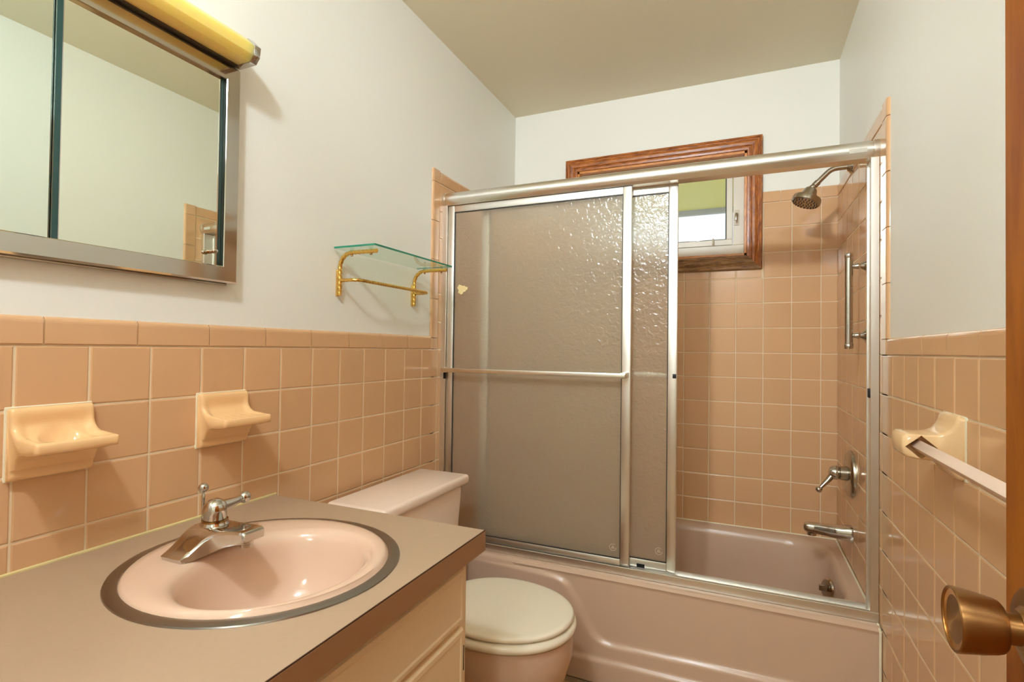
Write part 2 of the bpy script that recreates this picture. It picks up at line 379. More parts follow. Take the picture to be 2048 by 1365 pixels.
def grout(wall, w, rects):
    bm = bmesh.new()
    for (u0, u1, v0, v1) in rects:
        p, q = wpos(w, u0, v0, -0.0045), wpos(w, u1, v1, 0.0006)
        add_box(bm, [min(p[i], q[i]) for i in range(3)], [max(p[i], q[i]) for i in range(3)])
    finish(bm, 'grout', M['grout'], wall, smooth=False)
ROWS = [ZR+P*k for k in range(-7, 7)]       # 0.40 .. 1.83
CAPT, ALT = 1.222, 1.8815
# left wall: u = y
lu = [P*i for i in range(-6, 13)]; ll = [z for z in ROWS if z <= ZR+1e-6]
DISH = [(0, 1), (3, 4)]
field(wall_left, 'L', lu, [ZR-P*k for k in range(5, -1, -1)], skip=lambda u, v: v > ZR-2*P and v < ZR-P and (0 < u < P or 3*P < u < 4*P))
field(wall_left, 'L', [P*i for i in range(12, 19)]+[D], ROWS)
field(wall_left, 'L', [P*i for i in range(9, 13)], [ZR-P*k for k in range(10, 4, -1)])
bulls(wall_left, 'L', [-0.7309+0.1538*k for k in range(0, 14)], ZR, CAPT)
bulls_v(wall_left, 'L', [ZR]+[1.214+0.154*k for k in range(0, 5)]+[ALT], 1.2685, 1.32, PI/2)
bulls(wall_left, 'L', [1.32+0.1538*k for k in range(0, 5)]+[D], ZR+6*P, ALT)
grout(wall_left, 'L', [(-0.66, 1.30, 0.1, CAPT-0.006), (1.277, D, 0.1, ALT-0.006)])
# back wall: u = x
bu = [0.0]+[W-0.0619-P*k for k in range(12, -1, -1)]+[W]
CAS = (0.285, 1.187, 1.540, 2.131)
field(wall_back, 'B', bu, ROWS, holes=[CAS])
bc = [0.0]+[W-0.0619-0.1538*k for k in range(8, -1, -1)]+[W]
for a, b in zip(bc, bc[1:]):
    for (u0, u1, v0, v1) in sub_rect([(a, b, ZR+6*P, ALT)], CAS): bulls(wall_back, 'B', [u0, u1], v0, v1)
grout(wall_back, 'B', sub_rect([(0, W, 0.3, ALT-0.006)], (CAS[0]+0.02, CAS[1]-0.02, CAS[2]+0.02, 3)))
# right wall: u = -y
YR = 1.2022
ru = [-(YR-P*j) for j in range(-1, 16)]
TBZ = (ZR-2*P, ZR-P)
field(wall_right, 'R', ru, [ZR-P*k for k in range(10, -1, -1)], skip=lambda u, v: (TBZ[0] < v < TBZ[1]) and abs(-u-0.7622+P/2-0.0) < 0.0)
field(wall_right, 'R', [-D]+[-(YR+P*j) for j in range(7, 0, -1)], ROWS)
bulls(wall_right, 'R', [-1.2523+0.1515*k for k in range(0, 13)], ZR, CAPT-0.004)
bulls_v(wall_right, 'R', [ZR]+[1.214+0.154*k for k in range(0, 5)]+[ALT], -1.3122, -1.2523, -PI/2)
bulls(wall_right, 'R', [-D]+[-(1.3122+0.1538*k) for k in range(4, -1, -1)], ZR+6*P, ALT)
grout(wall_right, 'R', [(-1.32, 0.6, 0.0, CAPT-0.01), (-D, -1.262, 0.1, ALT-0.006)])
# floor tiles
fx = [0.0, 0.228, 0.533, 0.838, 1.143, W]; fy = [YF]+[-0.57+0.305*k for k in range(0, 7)]
field(floor, 'F', fx, fy)
for o in floor.children:
    o.location.z = FL-0.006; o.data.materials[0] = M['floor_tile']

# ------------------------------------------------------------------ window
win = thing('window_1', (0.736, D, WZ0), 'small awning window in an oak casing above the tub', 'window', kind='structure')
prof = [(0.0, 0.0), (0.0, 0.013), (0.003, 0.017), (0.010, 0.018), (0.0125, 0.0145), (0.016, 0.0135), (0.021, 0.016), (0.030, 0.020), (0.040, 0.018), (0.047, 0.0125), (0.050, 0.0125), (0.052, 0.015), (0.060, 0.014), (0.0625, 0.010), (0.0625, 0.0)]
cx0, cx1, cz0, cz1 = CAS
def casing(side):
    bm = bmesh.new(); A, B = [], []
    for d, h in prof:
        y = D-0.003-h
        if side == 'top': a, b = (cx0+d, y, cz1-d), (cx1-d, y, cz1-d)
        elif side == 'bottom': a, b = (cx0+d, y, cz0+d), (cx1-d, y, cz0+d)
        elif side == 'left': a, b = (cx0+d, y, cz0+d), (cx0+d, y, cz1-d)
        else: a, b = (cx1-d, y, cz0+d), (cx1-d, y, cz1-d)
        A.append(V(a)); B.append(V(b))
    add_loft(bm, [A, B], closed=True)
    finish(bm, 'casing', M['oak_worn'] if side == 'bottom' else M['oak_h'] if side == 'top' else M['oak_v'], win, angle=25)
for s in ('top', 'bottom', 'left', 'right'): casing(s)
yj0, yj1 = D-0.012, D+0.10
box('jamb_liner', (WX0, yj0, WZ0), (WX1, yj1, WZ0+0.012), M['pine_h'], win)
box('jamb_liner', (WX0, yj0, WZ1-0.012), (WX1, yj1, WZ1), M['pine_h'], win)
box('jamb_liner', (WX0, yj0, WZ0), (WX0+0.012, yj1, WZ1), M['pine_v'], win)
box('jamb_liner', (WX1-0.012, yj0, WZ0), (WX1, yj1, WZ1), M['pine_v'], win)
def rect_frame(name, x0, x1, z0, z1, w, y0, y1, m, parent, bev=0.002):
    bm = bmesh.new()
    for lo, hi in (((x0, y0, z0), (x1, y1, z0+w)), ((x0, y0, z1-w), (x1, y1, z1)), ((x0, y0, z0+w), (x0+w, y1, z1-w)), ((x1-w, y0, z0+w), (x1, y1, z1-w))):
        add_box(bm, lo, hi, bev, 1)
    return finish(bm, name, m, parent)
rect_frame('frame', WX0+0.012, WX1-0.012, WZ0+0.012, WZ1-0.012, 0.046, D+0.022, D+0.09, M['vinyl'], win)
sash = rect_frame('sash', WX0+0.060, WX1-0.060, WZ0+0.060, WZ1-0.060, 0.026, D+0.026, D+0.07, M['vinyl'], win)
rect_frame('gasket', WX0+0.084, WX1-0.084, WZ0+0.084, WZ1-0.084, 0.007, D+0.040, D+0.062, M['gasket'], sash, 0.0)
box('pane', (WX0+0.086, D+0.050, WZ0+0.086), (WX1-0.086, D+0.054, WZ1-0.086), M['pane'], win)
box('insect_screen', (WX0+0.084, D+0.0720, WZ0+0.084), (WX1-0.084, D+0.0728, WZ1-0.084), M['screen'], win)
lt = box('latch', (1.074, D+0.018, 1.745), (1.094, D+0.024, 1.815), M['vinyl'], win, 0.0015)
tube('lever', [(1.083, D+0.018, 1.798), (1.083, D+0.004, 1.793), (1.081, D-0.002, 1.775), (1.081, D, 1.760)], [0.005, 0.006, 0.0055, 0.004], M['nickel'], lt, 10)
tube('pull', [(0.985, D+0.022, 1.690), (0.985, D+0.012, 1.682), (0.985, D+0.010, 1.668), (0.985, D+0.018, 1.660)], 0.004, M['vinyl'], win, 8)
# outside
pr = thing('porch_roof', (0.7, D+0.4, 2.5), 'olive green porch roof seen outside through the window', 'roof', kind='structure')
box('soffit', (-3.0, D+0.5, 2.60), (5.5, D+3.0, 2.66), M['soffit'], pr)
box('fascia', (-3.0, D+3.0, 2.55), (5.5, D+3.05, 2.80), M['fascia'], pr)
tag(box('ground', (-8, D+0.5, -0.5), (9, D+14, -0.4), M['ground']), 'pale paved ground outside the window', 'ground', kind='structure')

# ------------------------------------------------------------------ ceiling lamp (behind the camera, overhead)
cl = thing('ceiling_lamp', (LAMP.x, LAMP.y, H), 'round flush ceiling lamp with an opal glass dome, above the vanity', 'ceiling lamp')
lathe('base_plate', (LAMP.x, LAMP.y, H), (0, 0, -1), [(0, 0.13), (0.018, 0.13), (0.022, 0.12)], M['chrome'], cl)
lathe('glass_dome', (LAMP.x, LAMP.y, H-0.018), (0, 0, -1), [(0, 0.118), (0.012, 0.115), (0.03, 0.098), (0.042, 0.06), (0.046, 0.0)], M['lamp_glass'], cl)

# ------------------------------------------------------------------ vanity
ZC = 0.7894
SX, SY, SA, SB = 0.330, 0.2215, 0.2415, 0.2285       # sink rim ellipse
CX1, CYE = 0.6136, 0.534
ct = thing('countertop', (0.3, 0.0, 0.7466), 'tan laminate vanity countertop around the oval sink', 'countertop')
def counter():
    bm = bmesh.new(); n = 96
    x0, x1, y0, y1 = 0.0, CX1, YF, CYE
    cor = [math.atan2(y-SY, x-SX) % (2*PI) for x in (x0, x1) for y in (y0, y1)]
    ths = sorted([2*PI*i/n for i in range(n)]+cor)
    outer, inner = [], []
    for t in ths:
        c, s = math.cos(t), math.sin(t)
        k = min([(x1-SX)/c if c > 1e-9 else 1e9, (x0-SX)/c if c < -1e-9 else 1e9, (y1-SY)/s if s > 1e-9 else 1e9, (y0-SY)/s if s < -1e-9 else 1e9])
        outer.append((SX+c*k, SY+s*k)); inner.append((SX+c*(SA-0.012), SY+s*(SB-0.012)))
    z0 = 0.7466
    add_loft(bm, [[V((x, y, z0)) for x, y in inner], [V((x, y, ZC)) for x, y in inner], [V((x, y, ZC)) for x, y in outer], [V((x, y, z0)) for x, y in outer], [V((x, y, z0)) for x, y in inner]], cap0=False, cap1=False)
    bmesh.ops.remove_doubles(bm, verts=bm.verts, dist=1e-6)
    finish(bm, 'top', M['laminate'], ct, angle=30)
counter()
box('seam', (CX1-0.001, YF, ZC-0.0016), (CX1+0.0006, CYE+0.0004, ZC+0.0003), M['seam'], ct)
box('seam', (0.01, CYE-0.001, ZC-0.0016), (CX1, CYE+0.0006, ZC-0.0002), M['seam'], ct)
box('edge_band', (CX1, YF, 0.7467), (CX1+0.0009, CYE+0.0009, ZC-0.0016), M['edge_laminate'], ct)
box('edge_band', (0.008, CYE, 0.7467), (CX1, CYE+0.0009, ZC-0.0016), M['edge_laminate'], ct)
tube('caulk_bead', densify([(0.004, -0.7, ZC+0.001), (0.004, CYE+0.006, ZC+0.001)], 0.1), 0.0034, M['caulk_old'], ct, 6)
vc = thing('vanity_cabinet', (0.3, 0.0, FL), 'cream painted vanity cabinet under the tan countertop', 'cabinet')
XF = 0.578
bm = bmesh.new()
for lo, hi in (((0.01, 0.502, FL), (XF-0.018, 0.52, 0.7466)), ((0.01, YF+0.005, FL), (XF-0.018, YF+0.023, 0.7466)), ((XF-0.018, YF+0.005, 0.14), (XF, 0.52, 0.7466)), ((0.01, YF+0.023, 0.14), (XF-0.018, 0.502, 0.158))):
    add_box(bm, lo, hi, 0.001, 1)
finish(bm, 'body', M['vanity'], vc)
box('toe_kick', (XF-0.075, YF+0.023, FL), (XF-0.06, 0.502, 0.14), M['vanity'], vc)
def panel(name, y0, y1, z0, z1):
    bm = bmesh.new(); rings = []
    for ins, x in ((0, XF), (0, XF+0.006), (0.004, XF+0.0125), (0.012, XF+0.0135), (0.016, XF+0.0115), (0.02, XF+0.0115)):
        rings.append([V((x, y, z)) for y, z in ((y0+ins, z0+ins), (y1-ins, z0+ins), (y1-ins, z1-ins), (y0+ins, z1-ins))])
    add_loft(bm, rings); return finish(bm, name, M['vanity'], vc, angle=20)
panel('drawer_front', -0.15, 0.492, 0.612, 0.724)
d1 = panel('door', 0.0, 0.492, 0.155, 0.601); panel('door', -0.50, -0.008, 0.155, 0.601)
tube('hinge', [(XF+0.004, 0.5035, 0.505), (XF+0.004, 0.5035, 0.555)], 0.0022, M['dark_metal'], d1, 8)
lathe('knob', (XF+0.012, 0.03, 0.55), (1, 0, 0), [(0, 0.006), (0.012, 0.006), (0.016, 0.014), (0.024, 0.013), (0.028, 0.0)], M['chrome'], d1, 20)

# sink
def ell(cx, cy_, a, b, z, n=80): return [V((cx+a*math.cos(2*PI*i/n), cy_+b*math.sin(2*PI*i/n), z)) for i in range(n)]
sk = thing('sink', (SX, SY, ZC), 'oval pink-beige drop-in sink with a steel rim, set in the countertop', 'sink')
bm = bmesh.new()
add_loft(bm, [ell(SX, SY, SA-0.0135, SB-0.0135, ZC-0.01), ell(SX, SY, SA-0.0135, SB-0.0135, ZC+0.0004), ell(SX, SY, SA, SB, ZC+0.0004), ell(SX, SY, SA-0.001, SB-0.001, ZC+0.0022), ell(SX, SY, SA-0.010, SB-0.010, ZC+0.0042), ell(SX, SY, SA-0.020, SB-0.020, ZC+0.0032), ell(SX, SY, SA-0.022, SB-0.022, ZC+0.001)], cap0=False, cap1=False)
finish(bm, 'rim', M['steel_rim'], sk)
BX, BY = 0.378, 0.210
bm = bmesh.new(); R = []
for k, (mixv, a, b, z) in enumerate([(0, SA-0.019, SB-0.019, -0.006), (0, SA-0.0215, SB-0.0215, 0.0035), (0, SA-0.026, SB-0.026, 0.0075), (0.2, SA-0.036, SB-0.034, 0.0100), (0.55, 0.180, 0.183, 0.0105), (0.85, 0.160, 0.174, 0.0100),
        (1, 0.148, 0.168, 0.0080), (1, 0.1395, 0.161, 0.002), (1, 0.1335, 0.1545, -0.012), (1, 0.128, 0.148, -0.035), (1, 0.120, 0.139, -0.065), (1, 0.106, 0.123, -0.095), (1, 0.082, 0.096, -0.117), (1, 0.05, 0.058, -0.128), (1, 0.02, 0.02, -0.132)]):
    R.append(ell(SX+(BX-SX)*mixv, SY+(BY-SY)*mixv, a, b, ZC+z))
add_loft(bm, R, cap0=False); finish(bm, 'basin', M['sink'], sk, angle=60)
lathe('drain', (BX, BY, ZC-0.131), (0, 0, 1), [(0, 0.024), (0.004, 0.024), (0.006, 0.019), (0.004, 0.016), (0.006, 0.012), (0.009, 0.0)], M['chrome'], sk)

# faucet
ZK = ZC+0.0105
FX, FY = 0.2165, 0.2085
fc = thing('faucet', (FX, FY, ZK), 'chrome single-lever faucet with ball handle on the sink deck', 'faucet')
bm = bmesh.new(); R = []
for x, w_, z0, hs_ in ((0.183, 0.074, -0.001, 0.80), (0.186, 0.079, -0.001, 0.93), (0.191, 0.081, -0.001, 1.0), (0.214, 0.081, -0.001, 1.0), (0.232, 0.080, -0.001, 1.0), (0.2365, 0.078, -0.001, 0.98), (0.2400, 0.066, -0.001, 1.0), (0.2445, 0.053, 0.001, 1.0), (0.2500, 0.044, 0.004, 1.0), (0.257, 0.0370, 0.0085, 1.01), (0.267, 0.0318, 0.0135, 1.02), (0.280, 0.0285, 0.0185, 1.03), (0.298, 0.0255, 0.0235, 1.05), (0.3135, 0.0235, 0.0265, 1.06), (0.3160, 0.0228, 0.0275, 1.05), (0.3195, 0.0205, 0.0300, 0.98)):
    def top(y):
        t = abs(y)/0.082; return (0.0095+0.0345*(1-sstep(0.24, 0.95, t)))*hs_
    ring = [V((x, FY-w_*0.97, ZK+z0)), V((x, FY+w_*0.97, ZK+z0))]
    for k in range(17):
        q = 1-2*k/16; y = w_*q; e = 0.003 if abs(q) == 1 else 0.0
        ring.append(V((x, FY+y, ZK+max(z0+0.002, top(y)-e))))
    R.append(ring)
add_loft(bm, R)
finish(bm, 'body', M['chrome'], fc, angle=38)
lathe('aerator', (0.300, FY, ZK+0.028), (0, 0, -1), [(0, 0.0115), (0.008, 0.0115), (0.009, 0.0105), (0.0135, 0.0105), (0.0135, 0.0)], M['chrome'], fc, 24)
lathe('collar', (FX, FY, ZK+0.036), (0, 0, 1), [(0, 0.0265), (0.008, 0.0250), (0.010, 0.0230), (0.0125, 0.0225), (0.013, 0.0)], M['chrome'], fc)
lathe('packing_ring', (FX, FY, ZK+0.0485), (0, 0, 1), [(0, 0.0222), (0.003, 0.0222), (0.0035, 0.0)], M['brass_old'], fc)
hd = lathe('handle', (FX, FY, ZK+0.0690), (0, 0, 1), [(-0.0170, 0.0195), (-0.0120, 0.0200)]+[(-0.0210*math.cos(PI*i/12), 0.0210*math.sin(PI*i/12)) for i in range(5, 13)], M['chrome'], fc)
hb = V((0.2035, 0.2815, 0.8720))
tube('lever', [(FX, FY+0.010, ZK+0.0700), (FX-0.002, FY+0.024, ZK+0.0705), (FX-0.007, FY+0.045, ZK+0.0710), hb+V((0.001, -0.006, 0))], [0.0135, 0.0115, 0.0085, 0.0060], M['chrome'], hd, 16)
lathe('lever_ball', hb, (0, 0, 1), ball_prof(0.0122, 14), M['chrome'], hd, 24)
rod = tube('lift_rod', [(0.1835, FY, ZK+0.02), (0.1835, FY, 0.898)], 0.0030, M['chrome'], fc, 10)
lathe('lift_ball', (0.1835, FY, 0.9050), (0, 0, 1), ball_prof(0.0092, 12), M['chrome'], rod, 20)

# ------------------------------------------------------------------ wall ceramics
def soap_dish(name, y0, label, kind):
    th = thing(name, (0.0, y0+P/2, ZR-2*P), label, 'soap dish' if kind == 'soap' else 'cup holder')
    a0, a1 = y0-0.009, y0+P+0.004; z0, z1 = ZR-2*P-0.006, ZR-P+0.006
    prof_t = [(0.005, z1-0.003), (0.0095, z1-0.0005), (0.0135, z1-0.002), (0.0158, z1-0.008), (0.0165, z1-0.015), (0.0168, z1-0.022)]
    prof_t += [(0.0168+0.030*(1-math.cos(a)), z1-0.022-0.027*math.sin(a)) for a in [PI/2*i/9 for i in range(1, 10)]]
    ze = prof_t[-1][1]; xc = prof_t[-1][0]
    prof_t += [(xc+0.0042*i, ze-0.0040*i/10) for i in range(1, 11)]
    lip = [(0.0912, ze-0.0052), (0.0930, ze-0.0085), (0.0932, ze-0.0180), (0.0905, ze-0.0225), (0.0850, ze-0.0245)]
    bot = [(0.072, ze-0.0250), (0.055, ze-0.0262), (0.043, ze-0.0290), (0.0335, ze-0.0345), (0.0265, ze-0.0425), (0.0220, ze-0.0530), (0.0195, z0+0.026), (0.0182, z0+0.016), (0.0168, z0+0.007), (0.0140, z0+0.0022), (0.010, z0+0.0005), (0.005, z0+0.001)]
    nv = 52; rows = []; npt = len(prof_t); full = prof_t+lip+bot; wid = a1-a0
    for k, (x, z) in enumerate(full):
        row = []
        for i in range(nv+1):
            v = i/nv; v = v+0.06*math.sin(2*PI*v)*-0.6; y = a0+wid*v; e = min(v, 1-v)*wid
            px, pz = x, z
            inset = 1-math.sqrt(max(0, 1-(1-min(1, e/0.007))**2))        # rounded side edges
            px = max(0.002, px-0.0052*inset)
            if k < npt: pz -= 0.0030*inset
            if k >= npt+len(lip)-1: px = max(0.002, px-0.010*sstep(0.0, 0.6, (x-0.03)/0.06)*(1-sstep(0.0, 0.022, e)))
            if 4 <= k < npt-1:
                f = math.sin(PI*min(1, max(0, (k-3.5)/(npt-4.5))))**0.7
                sc = sstep(0.007, 0.021, e)*f
                nx_, nz_ = (0.9, 0.3) if k < 9 else (0.55, 0.85) if k < 13 else (0.1, 1.0)
                px -= 0.0062*sc*nx_; pz -= 0.0062*sc*nz_
                if kind == 'soap':
                    if k > 13: pz += 0.0013*math.cos((v-0.5)*2*PI*6)*sc
                else:
                    rr = ((x-0.0490)/0.0300)**2+((y-(a0+a1)/2)/0.0345)**2; mk = 1-sstep(0.70, 1.0, rr)
                    pz += (ze-0.021-pz)*mk; px += (0.0045*mk if x < 0.045 else 0)
            row.append(V((px, y, pz)))
        rows.append(row)
    bm = bmesh.new(); add_loft(bm, rows, closed=False, cap0=False, cap1=False)
    vs = list(bm.verts)
    # sides: join the outline of each end to the wall plane
    for col in (0, nv):
        ring = [rows[k][col] for k in range(len(rows))]
        f = [bm.verts.new(p) for p in ring]
        bm.faces.new(f)
    bmesh.ops.remove_doubles(bm, verts=bm.verts, dist=1e-6)
    o = finish(bm, 'body', M['ceramic'], th, angle=75)
    bmc = bmesh.new(); add_box(bmc, (-0.003, a0-0.003, z0-0.0015), (0.0030, a1+0.001, z1+0.001), 0.001, 1)
    finish(bmc, 'caulk', M['caulk'], th)
    return th
soap_dish('toothbrush_holder', 0.0, 'peach ceramic wall fitting with a round cup recess, nearest the camera', 'cup')
soap_dish('soap_dish', 3*P, 'peach ceramic soap dish with ridged tray, tiled in above the faucet', 'soap')

# ------------------------------------------------------------------ medicine cabinet and light bar
MY0, MY1, MZ0, MZ1 = -0.315, 0.3955, 1.3175, 1.820
mc = thing('medicine_cabinet', (0.0, 0.04, MZ0), 'steel-framed medicine cabinet with two sliding mirror doors', 'mirror cabinet')
fp = [(0.0, 0.0), (0.0, 0.0235), (0.0035, 0.0270), (0.0350, 0.0270), (0.0365, 0.0255), (0.0365, 0.0)]
def mframe(side):
    bm = bmesh.new(); A, B = [], []
    for d, h in fp:
        if side == 'top': a, b = (h, MY0+d, MZ1-d), (h, MY1-d, MZ1-d)
        elif side == 'bottom': a, b = (h, MY0+d, MZ0+d), (h, MY1-d, MZ0+d)
        elif side == 'left': a, b = (h, MY0+d, MZ0+d), (h, MY0+d, MZ1-d)
        else: a, b = (h, MY1-d, MZ0+d), (h, MY1-d, MZ1-d)
        A.append(V(a)); B.append(V(b))
    add_loft(bm, [A, B], closed=True); finish(bm, 'frame_member', M['frame_steel'], mc, smooth=False)
for s in ('top', 'bottom', 'left', 'right'): mframe(s)
box('back', (-0.003, MY0+0.03, MZ0+0.03), (0.004, MY1-0.03, MZ1-0.03), M['dark_metal'], mc)
box('bottom_lip', (0.0, MY0+0.01, MZ0-0.004), (0.008, MY1-0.012, MZ0), M['frame_steel'], mc, 0.001)
i0, i1 = MZ0+0.0365, MZ1-0.0365
mr = box('mirror_door', (0.0140, 0.048, i0), (0.0185, 0.347, i1), M['mirror'], mc)
box('glass_edge', (0.0135, 0.0385, i0), (0.0180, 0.0478, i1), M['glass_edge'], mr)
box('bead', (0.0135, 0.0468, i0), (0.0192, 0.0482, i1), M['chrome'], mr)
box('glass_edge', (0.0115, 0.3478, i0), (0.0150, 0.3585, i1), M['glass_edge'], mr)
box('bead', (0.0135, 0.3466, i0), (0.0192, 0.3480, i1), M['chrome'], mr)
pl = lathe('pull', (0.0185, 0.331, 1.383), (1, 0, 0), [(0, 0.005), (0.003, 0.005), (0.004, 0.0032), (0.012, 0.0032), (0.013, 0.0052), (0.017, 0.0055), (0.018, 0.0042), (0.022, 0.0042), (0.024, 0.0)], M['chrome'], mr, 16)
box('mirror_door', (0.007, MY0+0.0365, i0), (0.0115, 0.0383, i1), M['mirror_left'], mc)

lb = thing('vanity_light', (0.0, 0.04, MZ1), 'unlit light bar with yellowed diffuser and chrome end cap above the mirror', 'wall light')
LP = [(0.0, 1.8215), (0.079, 1.8215), (0.0905, 1.8355), (0.0930, 1.8575), (0.0710, 1.8780), (0.0, 1.8900)]
def inset_poly(poly, d):
    c = V((0.03, 1.855)); out = []
    for p in poly:
        q = V(p); v = (q-c); out.append((max(0.0, q.x-d*(1 if v.x > 0 else 0)), q.y-d*(1 if v.y > 0 else -1)))
    return out
DPo = [(0.040, 1.8225), (0.077, 1.8225), (0.0882, 1.8362), (0.0905, 1.8570), (0.0695, 1.8765), (0.0, 1.8885), (0.0, 1.83)]
prism('diffuser', DPo, 'y', -0.330, 0.3765, M['diffuser'], lb, 0.0012)
for yy0, yy1 in ((0.376, 0.3925), (-0.346, -0.330)): prism('end_cap', LP, 'y', yy0, yy1, M['chrome'], lb, 0.0008)
box('base_strip', (0.0, -0.330, 1.8200), (0.0395, 0.376, 1.8262), M['dark_metal'], lb)

# ------------------------------------------------------------------ glass shelf
gs = thing('glass_shelf', (0.0, 0.95, 1.32), 'small glass shelf on gold rope-twist brackets with a towel rail', 'shelf')
GZ = 1.4645
gp = box('glass_plate', (0.004, 0.7365, GZ), (0.152, 1.166, GZ+0.0055), M['shelf_glass'], gs)
e = 0.0012
box('glass_edge', (0.152, 0.7365, GZ), (0.152+e, 1.166, GZ+0.0055), M['green_edge'], gp)
box('glass_edge', (0.004, 0.7365-e, GZ), (0.152, 0.7365, GZ+0.0055), M['green_edge'], gp)
box('glass_edge', (0.004, 1.166, GZ), (0.152, 1.166+e, GZ+0.0055), M['green_edge'], gp)
for yb in (0.757, 1.145):
    pth = densify([(0.008, yb, 1.327), (0.008, yb, 1.410)], 0.003)+arc((0.051, yb, 1.410), (-1, 0, 0), (0, 0, 1), 0.043, 0, PI/2, 18)[1:]+densify([(0.051, yb, 1.453), (0.143, yb, 1.453)], 0.003)[1:]
    br = tube('bracket', pth, 0.0062, M['gold'], gs, 14, lobes=2, amp=0.10, twist=420)
    box('wall_plate', (-0.003, yb-0.0045, 1.326), (0.0035, yb+0.0045, 1.405), M['gold'], br, 0.001)
    for xs in (0.052, 0.122):
        lathe('pad', (xs, yb, 1.4595), (0, 0, 1), [(0, 0.006), (0.0048, 0.0065)], M['shelf_glass'], br, 14)
        lathe('screw', (xs, yb, 1.4470), (0, 0, -1), [(0, 0.0035), (0.004, 0.0035), (0.005, 0.002)], M['brass_old'], br, 10)
rl = arc((0.045, 0.787, 1.372), (0, -1, 0), (1, 0, 0), 0.030, 0, PI/2, 10)
rr_ = arc((0.045, 1.115, 1.372), (1, 0, 0), (0, 1, 0), 0.030, 0, PI/2, 10)
tube('towel_rail', densify([(0.010, 0.757, 1.372), (0.045, 0.757, 1.372)], 0.003)+rl[1:]+densify([rl[-1], rr_[0]], 0.003)[1:]+rr_[1:]+densify([rr_[-1], (0.010, 1.145, 1.372)], 0.003)[1:], 0.0052, M['gold'], gs, 12, lobes=2, amp=0.10, twist=480)

# ------------------------------------------------------------------ toilet
TY = 0.925
to = thing('toilet', (0.25, TY, FL), 'two-tone beige toilet between the vanity and the tub', 'toilet')
bm = bmesh.new(); add_box(bm, (0.045, 0.705, 0.37), (0.226, 1.145, 0.706), 0.022, 4)
for v in bm.verts:
    k = (0.706-v.co.z)/0.34; v.co.y = TY+(v.co.y-TY)*(1-0.10*k); v.co.x = 0.045+(v.co.x-0.045)*(1-0.08*k)
finish(bm, 'tank', M['vitreous'], to, angle=60)
bm = bmesh.new(); add_box(bm, (0.034, 0.686, 0.702), (0.240, 1.163, 0.735), 0.0115, 4); finish(bm, 'tank_lid', M['vitreous'], to, angle=60)
fh = lathe('flush_handle', (0.225, 0.765, 0.66), (1, 0, 0), [(0, 0.014), (0.008, 0.014), (0.012, 0.008), (0.016, 0.0)], M['chrome'], to, 20)
tube('lever', [(0.237, 0.765, 0.66), (0.244, 0.79, 0.657), (0.244, 0.835, 0.65)], [0.005, 0.006, 0.0075], M['chrome'], fh, 10)
def egg(cx, af, ab, b, z, n=64, p=2.0):
    out = []
    for i in range(n):
        t = 2*PI*i/n; c, s = math.cos(t), math.sin(t)
        out.append(V((cx+(af if c > 0 else ab)*math.copysign(abs(c)**(2/p), c), TY+b*math.copysign(abs(s)**(2/p), s), z)))
    return out
bm = bmesh.new()
add_loft(bm, [egg(0.40, 0.125, 0.17, 0.108, FL), egg(0.40, 0.12, 0.17, 0.104, FL+0.02), egg(0.40, 0.115, 0.17, 0.098, 0.11), egg(0.415, 0.150, 0.17, 0.118, 0.16), egg(0.430, 0.200, 0.165, 0.146, 0.215), egg(0.447, 0.222, 0.16, 0.162, 0.27), egg(0.457, 0.2285, 0.16, 0.170, 0.33),
              egg(0.460, 0.228, 0.16, 0.172, 0.375), egg(0.460, 0.226, 0.16, 0.171, 0.387), egg(0.460, 0.215, 0.155, 0.162, 0.391)])
add_box(bm, (0.06, TY-0.10, 0.30), (0.34, TY+0.10, 0.385), 0.02, 3)
finish(bm, 'bowl', M['bowl'], to, angle=60)
def pad(name, g, z0, z1, m, parent, r=0.008):
    A = lambda d, z: egg(0.470, 0.217+g-d, 0.185, 0.176+g-d, z, 72, 2.08)
    bm = bmesh.new(); h = z1-z0; R = [A(r*0.9, z0), A(r*0.35, z0+h*0.10), A(0, z0+h*0.38), A(0, z0+h*0.58), A(r*0.25, z0+h*0.80), A(r*0.8, z0+h*0.95), A(r*2, z1), A(0.05, z1+0.0012), A(0.11, z1+0.0016)]
    add_loft(bm, R); return finish(bm, name, m, parent, angle=70)
pad('seat', 0.0075, 0.3935, 0.4160, M['seat'], to)
pad('lid', 0.0, 0.4195, 0.4360, M['seat'], to)
for yy in (TY-0.075, TY+0.075): box('hinge', (0.262, yy-0.014, 0.388), (0.300, yy+0.014, 0.428), M['seat'], to, 0.006, 3)

# ------------------------------------------------------------------ bathtub
YA, ZT = 1.302, 0.403
tb = thing('bathtub', (W/2, 1.68, FL), 'mauve-beige alcove bathtub with an embossed apron', 'bathtub')
def rrect(x0, x1, y0, y1, r, z, nc=10, ns=8):
    pts = []
    for (cx_, cy_, a0), (ex, ey) in (((x1-r, y0+r, -PI/2), (x1, y1-r)), ((x1-r, y1-r, 0), (x0+r, y1)), ((x0+r, y1-r, PI/2), (x0, y0+r)), ((x0+r, y0+r, PI), (x1-r, y0))):
        ar = [V((cx_+r*math.cos(a0+PI/2*i/nc), cy_+r*math.sin(a0+PI/2*i/nc), z)) for i in range(nc+1)]
        pts += ar; l = ar[-1]
        pts += [l+(V((ex, ey, z))-l)*(i/ns) for i in range(1, ns)]
    return pts
bm = bmesh.new()
X0, X1, Y0, Y1 = 0.004, W-0.004, YA+0.022, D-0.004
